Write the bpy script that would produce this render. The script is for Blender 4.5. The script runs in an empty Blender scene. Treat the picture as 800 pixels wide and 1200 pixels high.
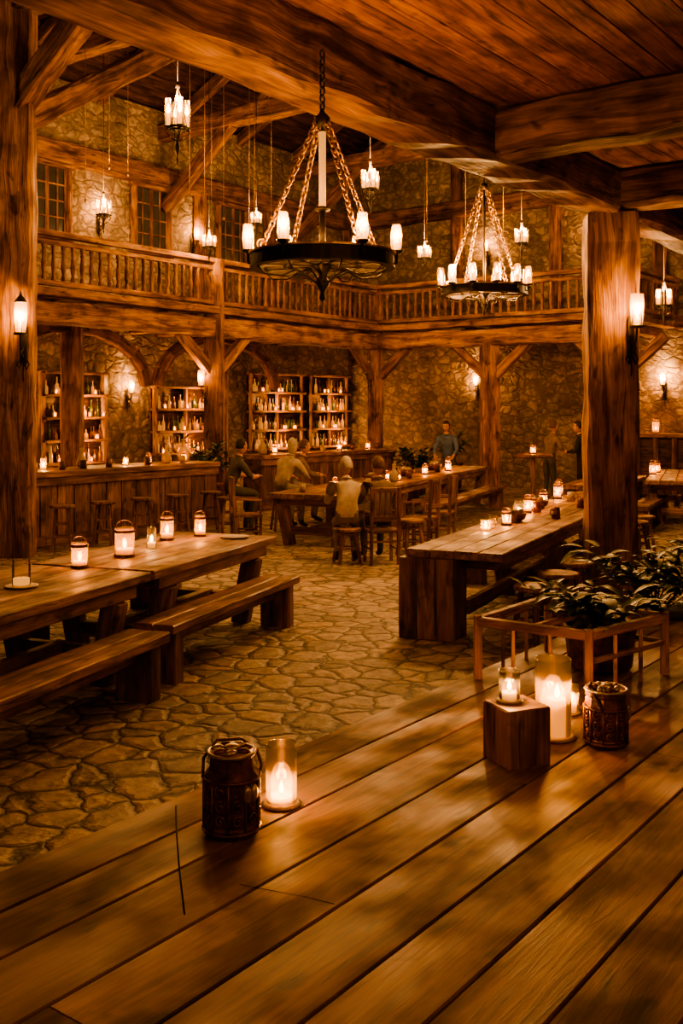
import bpy, math, random
from mathutils import Vector, Matrix
random.seed(7)
R=random.random
def rr(a,b): return a+(b-a)*random.random()

# ---------------------------------------------------------------- materials
def newmat(name):
    m=bpy.data.materials.new(name); m.use_nodes=True
    nt=m.node_tree; nt.nodes.clear()
    o=nt.nodes.new('ShaderNodeOutputMaterial')
    return m,nt,o
def N(nt,t,**k):
    n=nt.nodes.new(t)
    for a,b in k.items():
        if a in n.inputs.keys(): n.inputs[a].default_value=b
        else: setattr(n,a,b)
    return n
def ramp(nt,fac,stops):
    r=nt.nodes.new('ShaderNodeValToRGB'); e=r.color_ramp.elements
    while len(e)<len(stops): e.new(0.5)
    for i,(p,c) in enumerate(stops):
        e[i].position=p; e[i].color=(*c,1) if len(c)==3 else c
    nt.links.new(fac,r.inputs[0]); return r
def mix(nt,f,a,b,bt='MIX'):
    m=nt.nodes.new('ShaderNodeMix'); m.data_type='RGBA'; m.blend_type=bt
    for s,v in ((0,f),(6,a),(7,b)):
        if isinstance(v,bpy.types.NodeSocket): nt.links.new(v,m.inputs[s])
        else: m.inputs[s].default_value=v if s==0 else (*v,1)
    return m.outputs[2]
def wood(name,dark,mid,light,rough=0.5,sc=1.0,bump=0.35,spec=0.4,fine=1.0,wear=.8):
    m,nt,o=newmat(name); L=nt.links.new
    at=N(nt,'ShaderNodeAttribute',attribute_name='grain')
    def noise(scale,detail,dist):
        mp=N(nt,'ShaderNodeMapping'); mp.inputs['Scale'].default_value=scale
        L(at.outputs['Vector'],mp.inputs['Vector'])
        n=N(nt,'ShaderNodeTexNoise',Scale=1.0,Detail=detail,Distortion=dist); L(mp.outputs[0],n.inputs['Vector']); return n
    a=noise((0.9*sc,9*sc,9*sc),4,1.1)
    b=noise((4.0*sc,55*sc,55*sc),2,0.3)
    c=noise((0.35*sc,1.1*sc,1.1*sc),1,0.4)
    d=noise((1.8*sc,18*sc,18*sc),3,0.9)
    k=noise((3.4*sc,7*sc,7*sc),2,0.4)
    w=noise((2.6,3.6,3.6),3,0.2)
    r1=ramp(nt,a.outputs[0],[(0.33,dark),(0.5,mid),(0.68,light)])
    lo=1-.38*fine
    r2=ramp(nt,b.outputs[0],[(0.3,(lo,lo,lo)),(0.65,(1.06,1.06,1.06))])
    r3=ramp(nt,c.outputs[0],[(0.3,(0.62,0.57,0.54)),(0.7,(1.25,1.22,1.18))])
    r4=ramp(nt,d.outputs[0],[(0.30,(0.14,0.12,0.1)),(0.38,(1,1,1))])
    r5=ramp(nt,k.outputs[0],[(0.27,(0.16,0.12,0.1)),(0.37,(1,1,1))])
    r6=ramp(nt,w.outputs[0],[(0.36,(0.5,0.45,0.4)),(0.52,(1,1,1)),(.7,(1.15,1.12,1.1))])
    x=mix(nt,1.0,r1.outputs[0],r2.outputs[0],'MULTIPLY')
    x=mix(nt,1.0,x,r3.outputs[0],'MULTIPLY')
    x=mix(nt,0.8*fine,x,r4.outputs[0],'MULTIPLY')
    x=mix(nt,0.8,x,r5.outputs[0],'MULTIPLY')
    x=mix(nt,wear,x,r6.outputs[0],'MULTIPLY')
    p=N(nt,'ShaderNodeBsdfPrincipled',Roughness=rough); p.inputs['Specular IOR Level'].default_value=spec
    L(x,p.inputs['Base Color'])
    rg=ramp(nt,w.outputs[0],[(0.35,(min(1,rough+.25),)*3),(0.65,(rough-.06,)*3)]); L(rg.outputs[0],p.inputs['Roughness'])
    h=mix(nt,0.5,r2.outputs[0],r4.outputs[0],'MULTIPLY')
    bp=N(nt,'ShaderNodeBump',Strength=bump,Distance=0.02); L(h,bp.inputs['Height']); L(bp.outputs[0],p.inputs['Normal'])
    L(p.outputs[0],o.inputs[0]); return m
def plain(name,col,rough=0.5,metal=0.0,var=0.25,nscale=12,emit=None,es=0,spec=0.5,bump=0.1):
    m,nt,o=newmat(name); L=nt.links.new
    tc=N(nt,'ShaderNodeTexCoord'); n=N(nt,'ShaderNodeTexNoise',Scale=nscale,Detail=2); L(tc.outputs['Object'],n.inputs['Vector'])
    lo=tuple(c*(1-var) for c in col); hi=tuple(min(1,c*(1+var)) for c in col)
    r=ramp(nt,n.outputs[0],[(0.3,lo),(0.7,hi)])
    p=N(nt,'ShaderNodeBsdfPrincipled',Roughness=rough,Metallic=metal); p.inputs['Specular IOR Level'].default_value=spec
    L(r.outputs[0],p.inputs['Base Color'])
    if emit: p.inputs['Emission Color'].default_value=(*emit,1); p.inputs['Emission Strength'].default_value=es
    if bump:
        b=N(nt,'ShaderNodeBump',Strength=bump,Distance=0.01); L(n.outputs[0],b.inputs['Height']); L(b.outputs[0],p.inputs['Normal'])
    L(p.outputs[0],o.inputs[0])
    if emit: m.cycles.emission_sampling='NONE'
    return m
def stone(name,scale,stops,mortar,mw,bumps,zs=1.0,rough=0.75,warp=0.25,spec=0.3,bd=.05,patch=.6):
    m,nt,o=newmat(name); L=nt.links.new
    tc=N(nt,'ShaderNodeTexCoord'); mp=N(nt,'ShaderNodeMapping'); mp.inputs['Scale'].default_value=(scale,scale,scale*zs)
    L(tc.outputs['Object'],mp.inputs[0])
    nz=N(nt,'ShaderNodeTexNoise',Scale=1.3,Detail=3); L(mp.outputs[0],nz.inputs['Vector'])
    sb=N(nt,'ShaderNodeVectorMath',operation='SUBTRACT'); L(nz.outputs['Color'],sb.inputs[0]); sb.inputs[1].default_value=(.5,.5,.5)
    ml=N(nt,'ShaderNodeVectorMath',operation='SCALE'); L(sb.outputs[0],ml.inputs[0]); ml.inputs['Scale'].default_value=warp*2
    ad=N(nt,'ShaderNodeVectorMath',operation='ADD'); L(mp.outputs[0],ad.inputs[0]); L(ml.outputs[0],ad.inputs[1])
    v=N(nt,'ShaderNodeTexVoronoi',Scale=1.0); v.feature='F1'; v.inputs['Randomness'].default_value=.9
    e=N(nt,'ShaderNodeTexVoronoi',Scale=1.0); e.feature='DISTANCE_TO_EDGE'; e.inputs['Randomness'].default_value=.9
    L(ad.outputs[0],v.inputs['Vector']); L(ad.outputs[0],e.inputs['Vector'])
    sx=N(nt,'ShaderNodeSeparateColor'); L(v.outputs['Color'],sx.inputs[0])
    cr=ramp(nt,sx.outputs[0],stops)
    n2=N(nt,'ShaderNodeTexNoise',Scale=scale*2.5,Detail=6,Roughness=.7); L(tc.outputs['Object'],n2.inputs['Vector'])
    r2=ramp(nt,n2.outputs[0],[(0.32,(.42,.40,.38)),(0.68,(1.35,1.35,1.35))])
    n3=N(nt,'ShaderNodeTexNoise',Scale=.9,Detail=3); L(tc.outputs['Object'],n3.inputs['Vector'])
    r7=ramp(nt,n3.outputs[0],[(0.35,(.5,.48,.45)),(0.6,(1.1,1.1,1.1))])
    c=mix(nt,1.0,cr.outputs[0],r2.outputs[0],'MULTIPLY')
    er=ramp(nt,e.outputs['Distance'],[(mw*.3,(0,0,0)),(mw*1.8,(1,1,1))])
    c=mix(nt,er.outputs[0],mortar,c)
    c=mix(nt,patch,c,r7.outputs[0],'MULTIPLY')
    p=N(nt,'ShaderNodeBsdfPrincipled',Roughness=rough); p.inputs['Specular IOR Level'].default_value=spec
    L(c,p.inputs['Base Color'])
    hr=ramp(nt,e.outputs['Distance'],[(0.0,(0,0,0)),(mw*3.5,(1,1,1))])
    h=mix(nt,0.4,hr.outputs[0],n2.outputs[0])
    b=N(nt,'ShaderNodeBump',Strength=bumps,Distance=bd); L(h,b.inputs['Height']); L(b.outputs[0],p.inputs['Normal'])
    L(p.outputs[0],o.inputs[0]); return m
def emis(name,col,s):
    m,nt,o=newmat(name)
    e=N(nt,'ShaderNodeEmission',Strength=s); e.inputs[0].default_value=(*col,1)
    nt.links.new(e.outputs[0],o.inputs[0]); m.cycles.emission_sampling='NONE'; return m
def glass(name,tint,frost,fcol,glow=0.0):
    m,nt,o=newmat(name); L=nt.links.new
    t=N(nt,'ShaderNodeBsdfTransparent'); t.inputs[0].default_value=(*tint,1)
    g=N(nt,'ShaderNodeBsdfGlossy',Roughness=.08); g.inputs[0].default_value=(1,.95,.9,1)
    d=N(nt,'ShaderNodeBsdfTranslucent'); d.inputs[0].default_value=(*fcol,1)
    e=N(nt,'ShaderNodeEmission',Strength=glow); e.inputs[0].default_value=(1,.42,.08,1)  # emission put into the glass colours it as if flame-lit
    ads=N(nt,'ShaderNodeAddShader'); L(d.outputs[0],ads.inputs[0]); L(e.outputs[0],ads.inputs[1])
    a=N(nt,'ShaderNodeMixShader'); a.inputs[0].default_value=frost; L(t.outputs[0],a.inputs[1]); L(ads.outputs[0],a.inputs[2])
    lw=N(nt,'ShaderNodeLayerWeight',Blend=.25)
    b=N(nt,'ShaderNodeMixShader'); L(lw.outputs['Fresnel'],b.inputs[0]); L(a.outputs[0],b.inputs[1]); L(g.outputs[0],b.inputs[2])
    L(b.outputs[0],o.inputs[0]); m.cycles.emission_sampling='NONE'; return m

WB=wood('timber_beam',(.085,.036,.012),(.245,.118,.04),(.40,.21,.078),.65,1.0,.4,.25)
WP=wood('timber_post',(.12,.052,.018),(.32,.16,.055),(.47,.26,.10),.65,1.0,.45,.25)
WT=wood('table_wood',(.12,.055,.019),(.29,.145,.052),(.43,.24,.095),.45,1.3,.2,.4,.9)
WD=wood('deck_wood',(.11,.05,.018),(.225,.115,.04),(.31,.168,.06),.5,1.3,.10,.4,.6,1.0)
WC=wood('ceiling_wood',(.14,.052,.018),(.34,.135,.045),(.47,.205,.07),.6,1.0,.25,.25)
WK=wood('dark_wood',(.04,.018,.008),(.12,.055,.02),(.2,.098,.038),.5,1.3,.25,.35)
WF=wood('light_frame_wood',(.20,.095,.034),(.40,.205,.078),(.52,.3,.12),.5,1.6,.25,.4)
GAP=plain('dark_gap',(.006,.003,.002),.9)
IR=plain('wrought_iron',(.03,.02,.014),.5,.5,.3,30)
IRL=plain('brass_aged',(.42,.25,.09),.38,.9,.3,40)
WAX=plain('candle_wax',(.26,.15,.05),.5,0,.05,8,(1,.40,.07),.55)  # emission put into the wax imitates flame light soaking through
WAXB=plain('candle_sleeve',(.25,.14,.05),.5,0,.05,8,(1,.42,.09),1.0)  # sleeve given its own glow, imitating light from the flame above
FL=emis('flame',(1,.52,.13),16)
FLs=emis('flame_small',(1,.42,.08),8)
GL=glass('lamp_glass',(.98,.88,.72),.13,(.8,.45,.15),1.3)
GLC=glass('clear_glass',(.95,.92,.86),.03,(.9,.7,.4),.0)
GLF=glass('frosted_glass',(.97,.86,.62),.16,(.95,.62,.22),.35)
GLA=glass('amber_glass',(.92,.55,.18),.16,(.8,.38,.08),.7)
BOT=plain('bottle_glass',(.12,.05,.014),.15,0,.6,6,None,0,.8)
BOT2=plain('bottle_amber',(.4,.17,.035),.15,0,.4,6,(1,.4,.07),.22,.8)  # slight emission imitates candlelight shining in the bottles
BOT3=plain('bottle_green',(.05,.065,.02),.15,0,.4,6)
CER=plain('ceramic',(.38,.28,.18),.35)
LEAF=plain('leaf_green',(.045,.08,.018),.42,0,.5,9)
LEAF2=plain('leaf_light',(.12,.14,.032),.45,0,.4,9)
SOIL=plain('soil',(.03,.02,.012),.9)
TIN=plain('embossed_tin',(.15,.055,.026),.36,.45,.6,22,None,0,.6,.6)
SILV=plain('worn_pewter',(.5,.42,.33),.38,.75,.4,30,None,0,.5,.4)
FLOORM=stone('flagstone',4.0,[(0,(.27,.215,.16)),(.3,(.40,.325,.25)),(.6,(.45,.35,.25)),(.8,(.50,.36,.2)),(1,(.48,.41,.33))],(.085,.06,.042),.045,.8,1,.55,.3,.4,.035,.5)
WALLM=stone('rubble_stone',3.3,[(0,(.21,.16,.12)),(.4,(.34,.26,.185)),(.7,(.44,.33,.22)),(1,(.29,.23,.175))],(.19,.135,.09),.06,.9,1.5,.85,.45,.3,.04,.75)
PANE=plain('window_pane',(.05,.05,.05),.12,0,.3,3,None,0,.8)
RFM=wood('roof_wood',(.035,.015,.007),(.10,.045,.018),(.16,.075,.03),.7,.8,.2,.2)

# ---------------------------------------------------------------- mesh builder
class MB:
    def __init__(s): s.v=[];s.f=[];s.m=[];s.g=[];s.sm=[];s.mats=[];s.M=Matrix.Identity(4)
    def mi(s,m):
        if m not in s.mats: s.mats.append(m)
        return s.mats.index(m)
    def add(s,vs,fs,mat,gr=None,smooth=False):
        b=len(s.v); i=s.mi(mat)
        for k,p in enumerate(vs):
            q=s.M@Vector(p); s.v.append(q[:]); s.g.append(gr[k] if gr else tuple(p))
        for f in fs: s.f.append([b+j for j in f]); s.m.append(i); s.sm.append(smooth)
    def beam(s,p0,p1,w,h,mat,jit=.008,seg=.4,ch=None,up=(0,0,1),bow=0):
        p0=Vector(p0);p1=Vector(p1);a=p1-p0;Ln=a.length
        if Ln<1e-6:return
        a/=Ln; up=Vector(up)
        if abs(a.dot(up))>.97: up=Vector((0,1,0)) if abs(a.y)<.9 else Vector((1,0,0))
        sd=a.cross(up).normalized(); u2=sd.cross(a)
        if ch is None: ch=min(w,h)*.1
        n=max(1,int(Ln/seg)); W=w/2;Hh=h/2
        cs=[(-W+ch,-Hh),(W-ch,-Hh),(W,-Hh+ch),(W,Hh-ch),(W-ch,Hh),(-W+ch,Hh),(-W,Hh-ch),(-W,-Hh+ch)]
        vs=[];gr=[];off=(rr(0,50),rr(0,50),rr(0,50))
        for i in range(n+1):
            t=i/n
            for (x,y) in cs:
                jx=rr(-jit,jit);jy=rr(-jit,jit)
                c=p0+a*(Ln*t)+sd*(x+jx)+u2*(y+jy+bow*math.sin(math.pi*t))
                vs.append(c[:]);gr.append((off[0]+Ln*t,off[1]+x,off[2]+y))
        fs=[]
        for i in range(n):
            for j in range(8):
                k=(j+1)%8; fs.append([i*8+j,i*8+k,(i+1)*8+k,(i+1)*8+j])
        fs.append(list(range(7,-1,-1))); fs.append([n*8+j for j in range(8)])
        s.add(vs,fs,mat,gr)
    def box(s,c,d,mat,jit=0.0,ch=None,seg=.5):
        c=Vector(c); k=max(range(3),key=lambda i:d[i])
        e=Vector((0,0,0)); e[k]=d[k]/2
        if k==0: w,h=d[1],d[2]; up=(0,0,1)
        elif k==1: w,h=d[0],d[2]; up=(0,0,1)
        else: w,h=d[0],d[1]; up=(0,1,0)
        s.beam(c-e,c+e,w,h,mat,jit,seg,ch if ch is not None else min(d)*.08,up)
    def lathe(s,prof,c,mat,seg=16,smooth=True,cap=True,rx=1,ry=1,jit=0):
        vs=[];fs=[];n=len(prof);c=Vector(c);o=R()*20
        gr=[]
        for (r,z) in prof:
            for j in range(seg):
                t=2*math.pi*j/seg; q=r+rr(-jit,jit)
                vs.append((c.x+q*rx*math.cos(t),c.y+q*ry*math.sin(t),c.z+z)); gr.append((z+o,q*math.cos(t)+o,q*math.sin(t)+o))
        for i in range(n-1):
            for j in range(seg):
                k=(j+1)%seg; fs.append([i*seg+j,i*seg+k,(i+1)*seg+k,(i+1)*seg+j])
        if cap:
            if prof[0][0]>1e-4: fs.append(list(range(seg-1,-1,-1)))
            if prof[-1][0]>1e-4: fs.append([(n-1)*seg+j for j in range(seg)])
        s.add(vs,fs,mat,gr,smooth)
    def tube(s,pts,rad,mat,seg=6,smooth=True,closed=False):
        P=[Vector(p) for p in pts]; n=len(P); vs=[];fs=[];gr=[]
        rs=rad if isinstance(rad,(list,tuple)) else [rad]*n
        ref=None;l=0
        for i in range(n):
            if closed: t=(P[(i+1)%n]-P[i-1])
            else: t=P[min(i+1,n-1)]-P[max(i-1,0)]
            t.normalize()
            if ref is None:
                ref=Vector((0,0,1)) if abs(t.z)<.8 else Vector((1,0,0))
            x=t.cross(ref)
            if x.length<1e-4: x=t.orthogonal()
            x.normalize(); y=x.cross(t).normalized(); ref=y
            if i: l+=(P[i]-P[i-1]).length
            for j in range(seg):
                a=2*math.pi*j/seg; q=P[i]+(x*math.cos(a)+y*math.sin(a))*rs[i]
                vs.append(q[:]); gr.append((l,rs[i]*math.cos(a),rs[i]*math.sin(a)))
        m=n if closed else n-1
        for i in range(m):
            i2=(i+1)%n
            for j in range(seg):
                k=(j+1)%seg; fs.append([i*seg+j,i*seg+k,i2*seg+k,i2*seg+j])
        if not closed: fs.append(list(range(seg-1,-1,-1))); fs.append([(n-1)*seg+j for j in range(seg)])
        s.add(vs,fs,mat,gr,smooth)
    def ball(s,c,r,mat,seg=12,rings=8,fn=None,smooth=True):
        c=Vector(c); r=r if isinstance(r,(tuple,list)) else (r,r,r)
        vs=[];fs=[]
        for i in range(rings+1):
            ph=math.pi*i/rings
            for j in range(seg):
                th=2*math.pi*j/seg
                d=Vector((math.sin(ph)*math.cos(th),math.sin(ph)*math.sin(th),math.cos(ph)))
                q=Vector((d.x*r[0],d.y*r[1],d.z*r[2]))
                if fn: q=fn(d,q)
                vs.append((c+q)[:])
        for i in range(rings):
            for j in range(seg):
                k=(j+1)%seg; fs.append([i*seg+j,(i+1)*seg+j,(i+1)*seg+k,i*seg+k])
        s.add(vs,fs,mat,None,smooth)
    def ring(s,c,r,w,h,mat,seg=48):
        vs=[];fs=[];c=Vector(c)
        cs=[(-w/2,-h/2),(w/2,-h/2),(w/2,h/2),(-w/2,h/2)]
        for j in range(seg):
            a=2*math.pi*j/seg
            for x,z in cs: vs.append((c.x+(r+x)*math.cos(a),c.y+(r+x)*math.sin(a),c.z+z))
        for j in range(seg):
            k=(j+1)%seg
            for q in range(4):
                p=(q+1)%4; fs.append([j*4+q,k*4+q,k*4+p,j*4+p])
        s.add(vs,fs,mat)
    def torus(s,c,r,rad,mat,axis=(0,0,1),seg=12,st=1.0,tang=None):
        ax=Vector(axis).normalized(); x=(Vector(tang).normalized() if tang else ax.orthogonal().normalized()); y=ax.cross(x)
        c=Vector(c)
        s.tube([c+x*math.cos(2*math.pi*i/seg)*r*st+y*math.sin(2*math.pi*i/seg)*r for i in range(seg)],rad,mat,5,True,True)
    def chain(s,p0,p1,mat,link=.05,rad=.006):
        p0=Vector(p0);p1=Vector(p1);d=p1-p0;L=d.length;d/=L;n=max(2,int(L/(link*.72)))
        a=d.orthogonal().normalized();b=d.cross(a)
        for i in range(n):
            c=p0+d*(L*(i+.5)/n)
            s.torus(c,link*.3,rad,mat,a if i%2 else b,8,1.65,d)
    def flame(s,c,h,mat=None):
        s.lathe([(.001,0),(h*.16,h*.18),(h*.2,h*.36),(h*.13,h*.62),(h*.05,h*.85),(.0008,h)],c,mat or FL,8)
    def done(s,name,loc=(0,0,0),yaw=0,parent=None):
        me=bpy.data.meshes.new(name); me.from_pydata(s.v,[],s.f)
        for m in s.mats: me.materials.append(m)
        me.polygons.foreach_set('material_index',s.m); me.polygons.foreach_set('use_smooth',s.sm)
        at=me.attributes.new('grain','FLOAT_VECTOR','POINT')
        at.data.foreach_set('vector',[x for g in s.g for x in g])
        me.update()
        o=bpy.data.objects.new(name,me); bpy.context.scene.collection.objects.link(o)
        o.location=loc; o.rotation_euler=(0,0,yaw)
        if parent: o.parent=parent
        return o
WARM=(1.0,.50,.17)
KL=2.9
def light(par,loc,power,rad=.03,col=WARM,name='candle_light',k=None):
    l=bpy.data.lights.new(name,'POINT'); l.energy=power*(KL if k is None else k); l.color=col; l.shadow_soft_size=rad
    o=bpy.data.objects.new(name,l); bpy.context.scene.collection.objects.link(o); o.location=loc
    if par: o.parent=par
    return o

U=Vector((.595,.804,0)).normalized(); V=Vector((U.y,-U.x,0)); C=Vector((.83,25,0))
def Hh(s,n,z): return C+U*s+V*n+Vector((0,0,z))
YU=math.atan2(U.y,U.x)

# ---------------------------------------------------------------- camera
cam=bpy.data.cameras.new('camera'); co=bpy.data.objects.new('camera',cam); bpy.context.scene.collection.objects.link(co)
co.location=(0,0,2.0); co.rotation_euler=(math.pi/2,0,0); cam.lens=36; cam.sensor_width=36; cam.shift_y=-.1; cam.clip_start=.02; cam.clip_end=200
bpy.context.scene.camera=co

# ---------------------------------------------------------------- shell
def slab(name,s0,s1,n0,n1,z0,z1,mat):
    b=MB(); ps=[(s0,n0),(s1,n0),(s1,n1),(s0,n1)]
    vs=[(x,-y,z) for z in (z0,z1) for x,y in ps]
    b.add(vs,[[0,1,2,3],[7,6,5,4],[0,4,5,1],[1,5,6,2],[2,6,7,3],[3,7,4,0]],mat)
    return b.done(name,C,YU)
slab('floor',-30,3.2,-3.2,22,-.2,0,FLOORM)
slab('wall_left',-30,3.3,-3.3,-3,0,8.8,WALLM)
slab('wall_back',3,3.3,-3,22,0,13,WALLM)
slab('wall_right',-30,3.3,22,22.3,0,9,WALLM)
slab('wall_front',-30.3,-30,-3.3,22.3,0,13,WALLM)

b=MB()
for side in (0,1):
    for i in range(34):
        nE,nR=(-3.4,4.2) if side==0 else (11.8,4.2)
        f0=(i+.5)/34
        n=nE+(nR-nE)*f0; z=8.7+(12.4-8.7)*f0
        b.beam(Hh(-30,n,z+.1),Hh(3.3,n,z+.1),.26,.12,RFM,.003,4)
b.done('ceiling')
b=MB()
for s in [x*2.2-28 for x in range(15)]:
    b.beam(Hh(s,-3.2,8.6),Hh(s,4.2,12.2),.2,.26,WB,.01,.6)
    b.beam(Hh(s,11.6,8.6),Hh(s,4.2,12.2),.2,.26,WB,.01,.6)
for n,z in ((-1,9.65),(1.2,10.7),(4.2,12.05),(7.2,10.7)):
    b.beam(Hh(-29,n,z-.2),Hh(3,n,z-.2),.22,.24,WB,.01,.8)
b.done('roof_rafters')
def truss(s):
    b=MB()
    b.beam(Hh(s,-3,8.3),Hh(s,11.3,8.3),.32,.38,WB,.015,.4)
    b.beam(Hh(s,4.2,8.4),Hh(s,4.2,12),.28,.28,WB,.012,.4)
    b.beam(Hh(s,-.2,8.3),Hh(s,4.1,11.5),.24,.26,WB,.012,.4)
    b.beam(Hh(s,8.6,8.3),Hh(s,4.3,11.5),.24,.26,WB,.012,.4)
    b.beam(Hh(s,-2.9,6.6),Hh(s,-.9,8.2),.24,.28,WB,.012,.3)
    b.done('roof_truss')
for s in (.6,-4.2,-9.0): truss(s)

b=MB()
b.beam(Hh(-22,-2.85,7.25),Hh(3,-2.85,7.25),.35,.42,WB,.02,.4)
b.beam(Hh(2.85,-3,7.25),Hh(2.85,16,7.25),.35,.42,WB,.02,.4)
for s in (-9.3,-3.1,-.6,2.75): b.beam(Hh(s,-2.88,4),Hh(s,-2.88,7.1),.3,.26,WB,.012,.4)
for n in (.6,3.4,6.0,8.6): b.beam(Hh(2.88,n,4),Hh(2.88,n,8.6),.28,.3,WB,.012,.4)
b.beam(Hh(2.88,6.4,4.0),Hh(2.88,21.9,4.0),.3,.3,WB,.012,.4)
b.done('wall_timber_framing')

b=MB()
PL=Vector((-4.46,14,0))
b.M=Matrix.Translation(PL)@Matrix.Rotation(math.radians(8),4,'Z')
b.beam((0,0,0),(0,0,8.4),.52,.5,WP,.015,.3,.04)
b.M=Matrix.Identity(4)
b.beam(PL+Vector((0,0,5.9)),PL+U*3.0+Vector((0,0,7.8)),.3,.34,WB,.015,.3)
b.beam(PL+Vector((0,0,6.1)),PL+V*2.6+Vector((0,0,7.9)),.3,.34,WB,.015,.3)
b.beam(PL-U*9+Vector((0,0,7.95)),PL+U*14+Vector((0,0,7.95)),.36,.42,WB,.02,.4)
b.beam(PL-V*4.8+Vector((0,0,7.55)),PL+V*6+Vector((0,0,7.55)),.34,.38,WB,.02,.4)
b.beam(PL+Vector((0,0,5.4)),PL-V*3+Vector((0,0,7.5)),.28,.3,WB,.02,.4)
b.done('timber_post')
PR=Vector((2.86,10.9,0))
b=MB(); b.M=Matrix.Translation(PR)@Matrix.Rotation(math.radians(-6),4,'Z')
b.beam((0,0,0),(0,0,4.06),.52,.5,WP,.015,.3,.04)
b.done('timber_post')

b=MB()
n=9.9
while n<21.8:
    b.beam(Hh(-29.8,n+.11,4.53),Hh(-6.6,n+.11,4.53),.212,.05,WC,.003,2.5,.006); n+=.22
b.done('ceiling')
b=MB()
b.beam(Hh(-29.8,10.0,4.28),Hh(-6.3,10.0,4.28),.42,.46,WB,.02,.3,.04)
b.done('ceiling_beam')
for s,w in ((-12.87,.40),(-10.13,.38),(-7.6,.36),(-18.5,.4),(-24,.4)):
    b=MB(); b.beam(Hh(s,10.15,4.3),Hh(s,21.9,4.3),w,.40,WB,.018,.3,.04); b.done('ceiling_beam')

# ---------------------------------------------------------------- gallery
b=MB()
def sl(p,q,w,h,m,j=.01,sg=.5): b.beam(p,q,w,h,m,j,sg)
n=-2.85
while n<.1:
    sl(Hh(-20,n,3.93),Hh(.1,n,3.93),.24,.1,WB,.003,3); n+=.25
s=0.1
while s<3:
    sl(Hh(s,-2.9,3.93),Hh(s,6.4,3.93),.24,.1,WB,.003,3); s+=.25
sl(Hh(-20,.02,3.63),Hh(.2,.02,3.63),.34,.38,WP,.02,.35)
sl(Hh(-20,.13,3.96),Hh(0,.13,3.96),.24,.14,WP,.012,.35)
sl(Hh(-.02,0,3.63),Hh(-.02,6.4,3.63),.34,.38,WP,.02,.35)
sl(Hh(-.13,.1,3.96),Hh(-.13,6.4,3.96),.24,.14,WP,.012,.35)
for i in range(24): sl(Hh(-19.5+i*.84,-2.9,3.76),Hh(-19.5+i*.84,-.1,3.76),.16,.22,WB,.01,1)
for i in range(7): sl(Hh(.1,.6+i*.9,3.76),Hh(2.9,.6+i*.9,3.76),.16,.22,WB,.01,1)
b.done('gallery_floor')
for s,n,top in ((-5.69,.02,4.98),(0,0,4.98),(-11.6,.02,4.98),(-.02,3.16,3.5),(-.02,6.2,4.98),(-3.5,-1.9,3.75),(-7.9,-1.6,3.75),(2.0,2.0,3.75)):
    b=MB(); b.beam(Hh(s,n,0),Hh(s,n,top),.38,.38,WP,.015,.3,.04)
    if n>-.5 and s<1:
        for sg in (-1,1):
            if n<.5 and s<0 or (n<.5 and s==0 and sg==-1): b.beam(Hh(s+sg*.1,n,2.75),Hh(s+sg*.95,n,3.5),.16,.2,WP,.01,.3)
            if n>1 or (s==0 and sg==1): b.beam(Hh(s,n+sg*.1,2.75),Hh(s,n+sg*.95,3.5),.16,.2,WP,.01,.3)
    b.done('gallery_post')
b=MB()
for s0 in (-9.8,-5.7):
    pts=[Hh(s0+1.9*(1-math.cos(a)),-1.6,2.5+1.1*math.sin(a)) for a in [i*math.pi/10 for i in range(11)]]
    for p,q in zip(pts,pts[1:]): b.beam(p,q,.2,.22,WB,.005,1)
b.done('arched_brace')
def railing(p,q):
    b=MB(); d=(q-p); L=d.length; d.normalize()
    b.beam(p+Vector((0,0,4.95)),q+Vector((0,0,4.95)),.15,.1,WP,.006,.5)
    b.beam(p+Vector((0,0,4.80)),q+Vector((0,0,4.80)),.08,.08,WP,.004,.5)
    b.beam(p+Vector((0,0,4.12)),q+Vector((0,0,4.12)),.1,.09,WP,.004,.5)
    n=int(L/.2)
    prof=[(.03,0),(.04,.02),(.04,.1),(.024,.13),(.038,.2),(.046,.28),(.034,.38),(.026,.46),(.04,.5),(.026,.53),(.04,.57),(.04,.66)]
    for i in range(n):
        c=p+d*(L*(i+.5)/n); b.lathe(prof,(c.x,c.y,4.14),WP,8)
    return b.done('gallery_railing')
railing(Hh(-20,.1,0),Hh(-.1,.1,0)); railing(Hh(-.1,.1,0),Hh(-.1,6.4,0))
railing(Hh(-.1,6.4,0),Hh(2.9,6.4,0))

def window(s):
    b=MB()
    z0,z1=5.6,6.95; w=1.05
    P=lambda x,y,z:Hh(s+x,-3+y,z)
    b.beam(P(-w/2,.01,(z0+z1)/2),P(w/2,.01,(z0+z1)/2),.04,z1-z0,PANE,0,9,.002)
    for x in (-w/2,w/2): b.beam(P(x,.06,z0-.1),P(x,.06,z1+.1),.14,.14,WP,.006,.3)
    for z in (z0-.06,z1+.06): b.beam(P(-w/2-.1,.07,z),P(w/2+.1,.07,z),.16,.14,WP,.006,.3)
    b.beam(P(0,.05,z0),P(0,.05,z1),.07,.06,WP,.002,.5)
    for x in (-w/4,w/4): b.beam(P(x,.045,z0),P(x,.045,z1),.03,.04,WP,.001,.5)
    for k in range(1,4): b.beam(P(-w/2,.045,z0+(z1-z0)*k/4),P(w/2,.045,z0+(z1-z0)*k/4),.04,.03,WP,.001,.5)
    return b
for i,s in enumerate((-4.6,-7.45,-10.6,-1.9)): window(s).done('window_%d'%(i+1))

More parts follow.
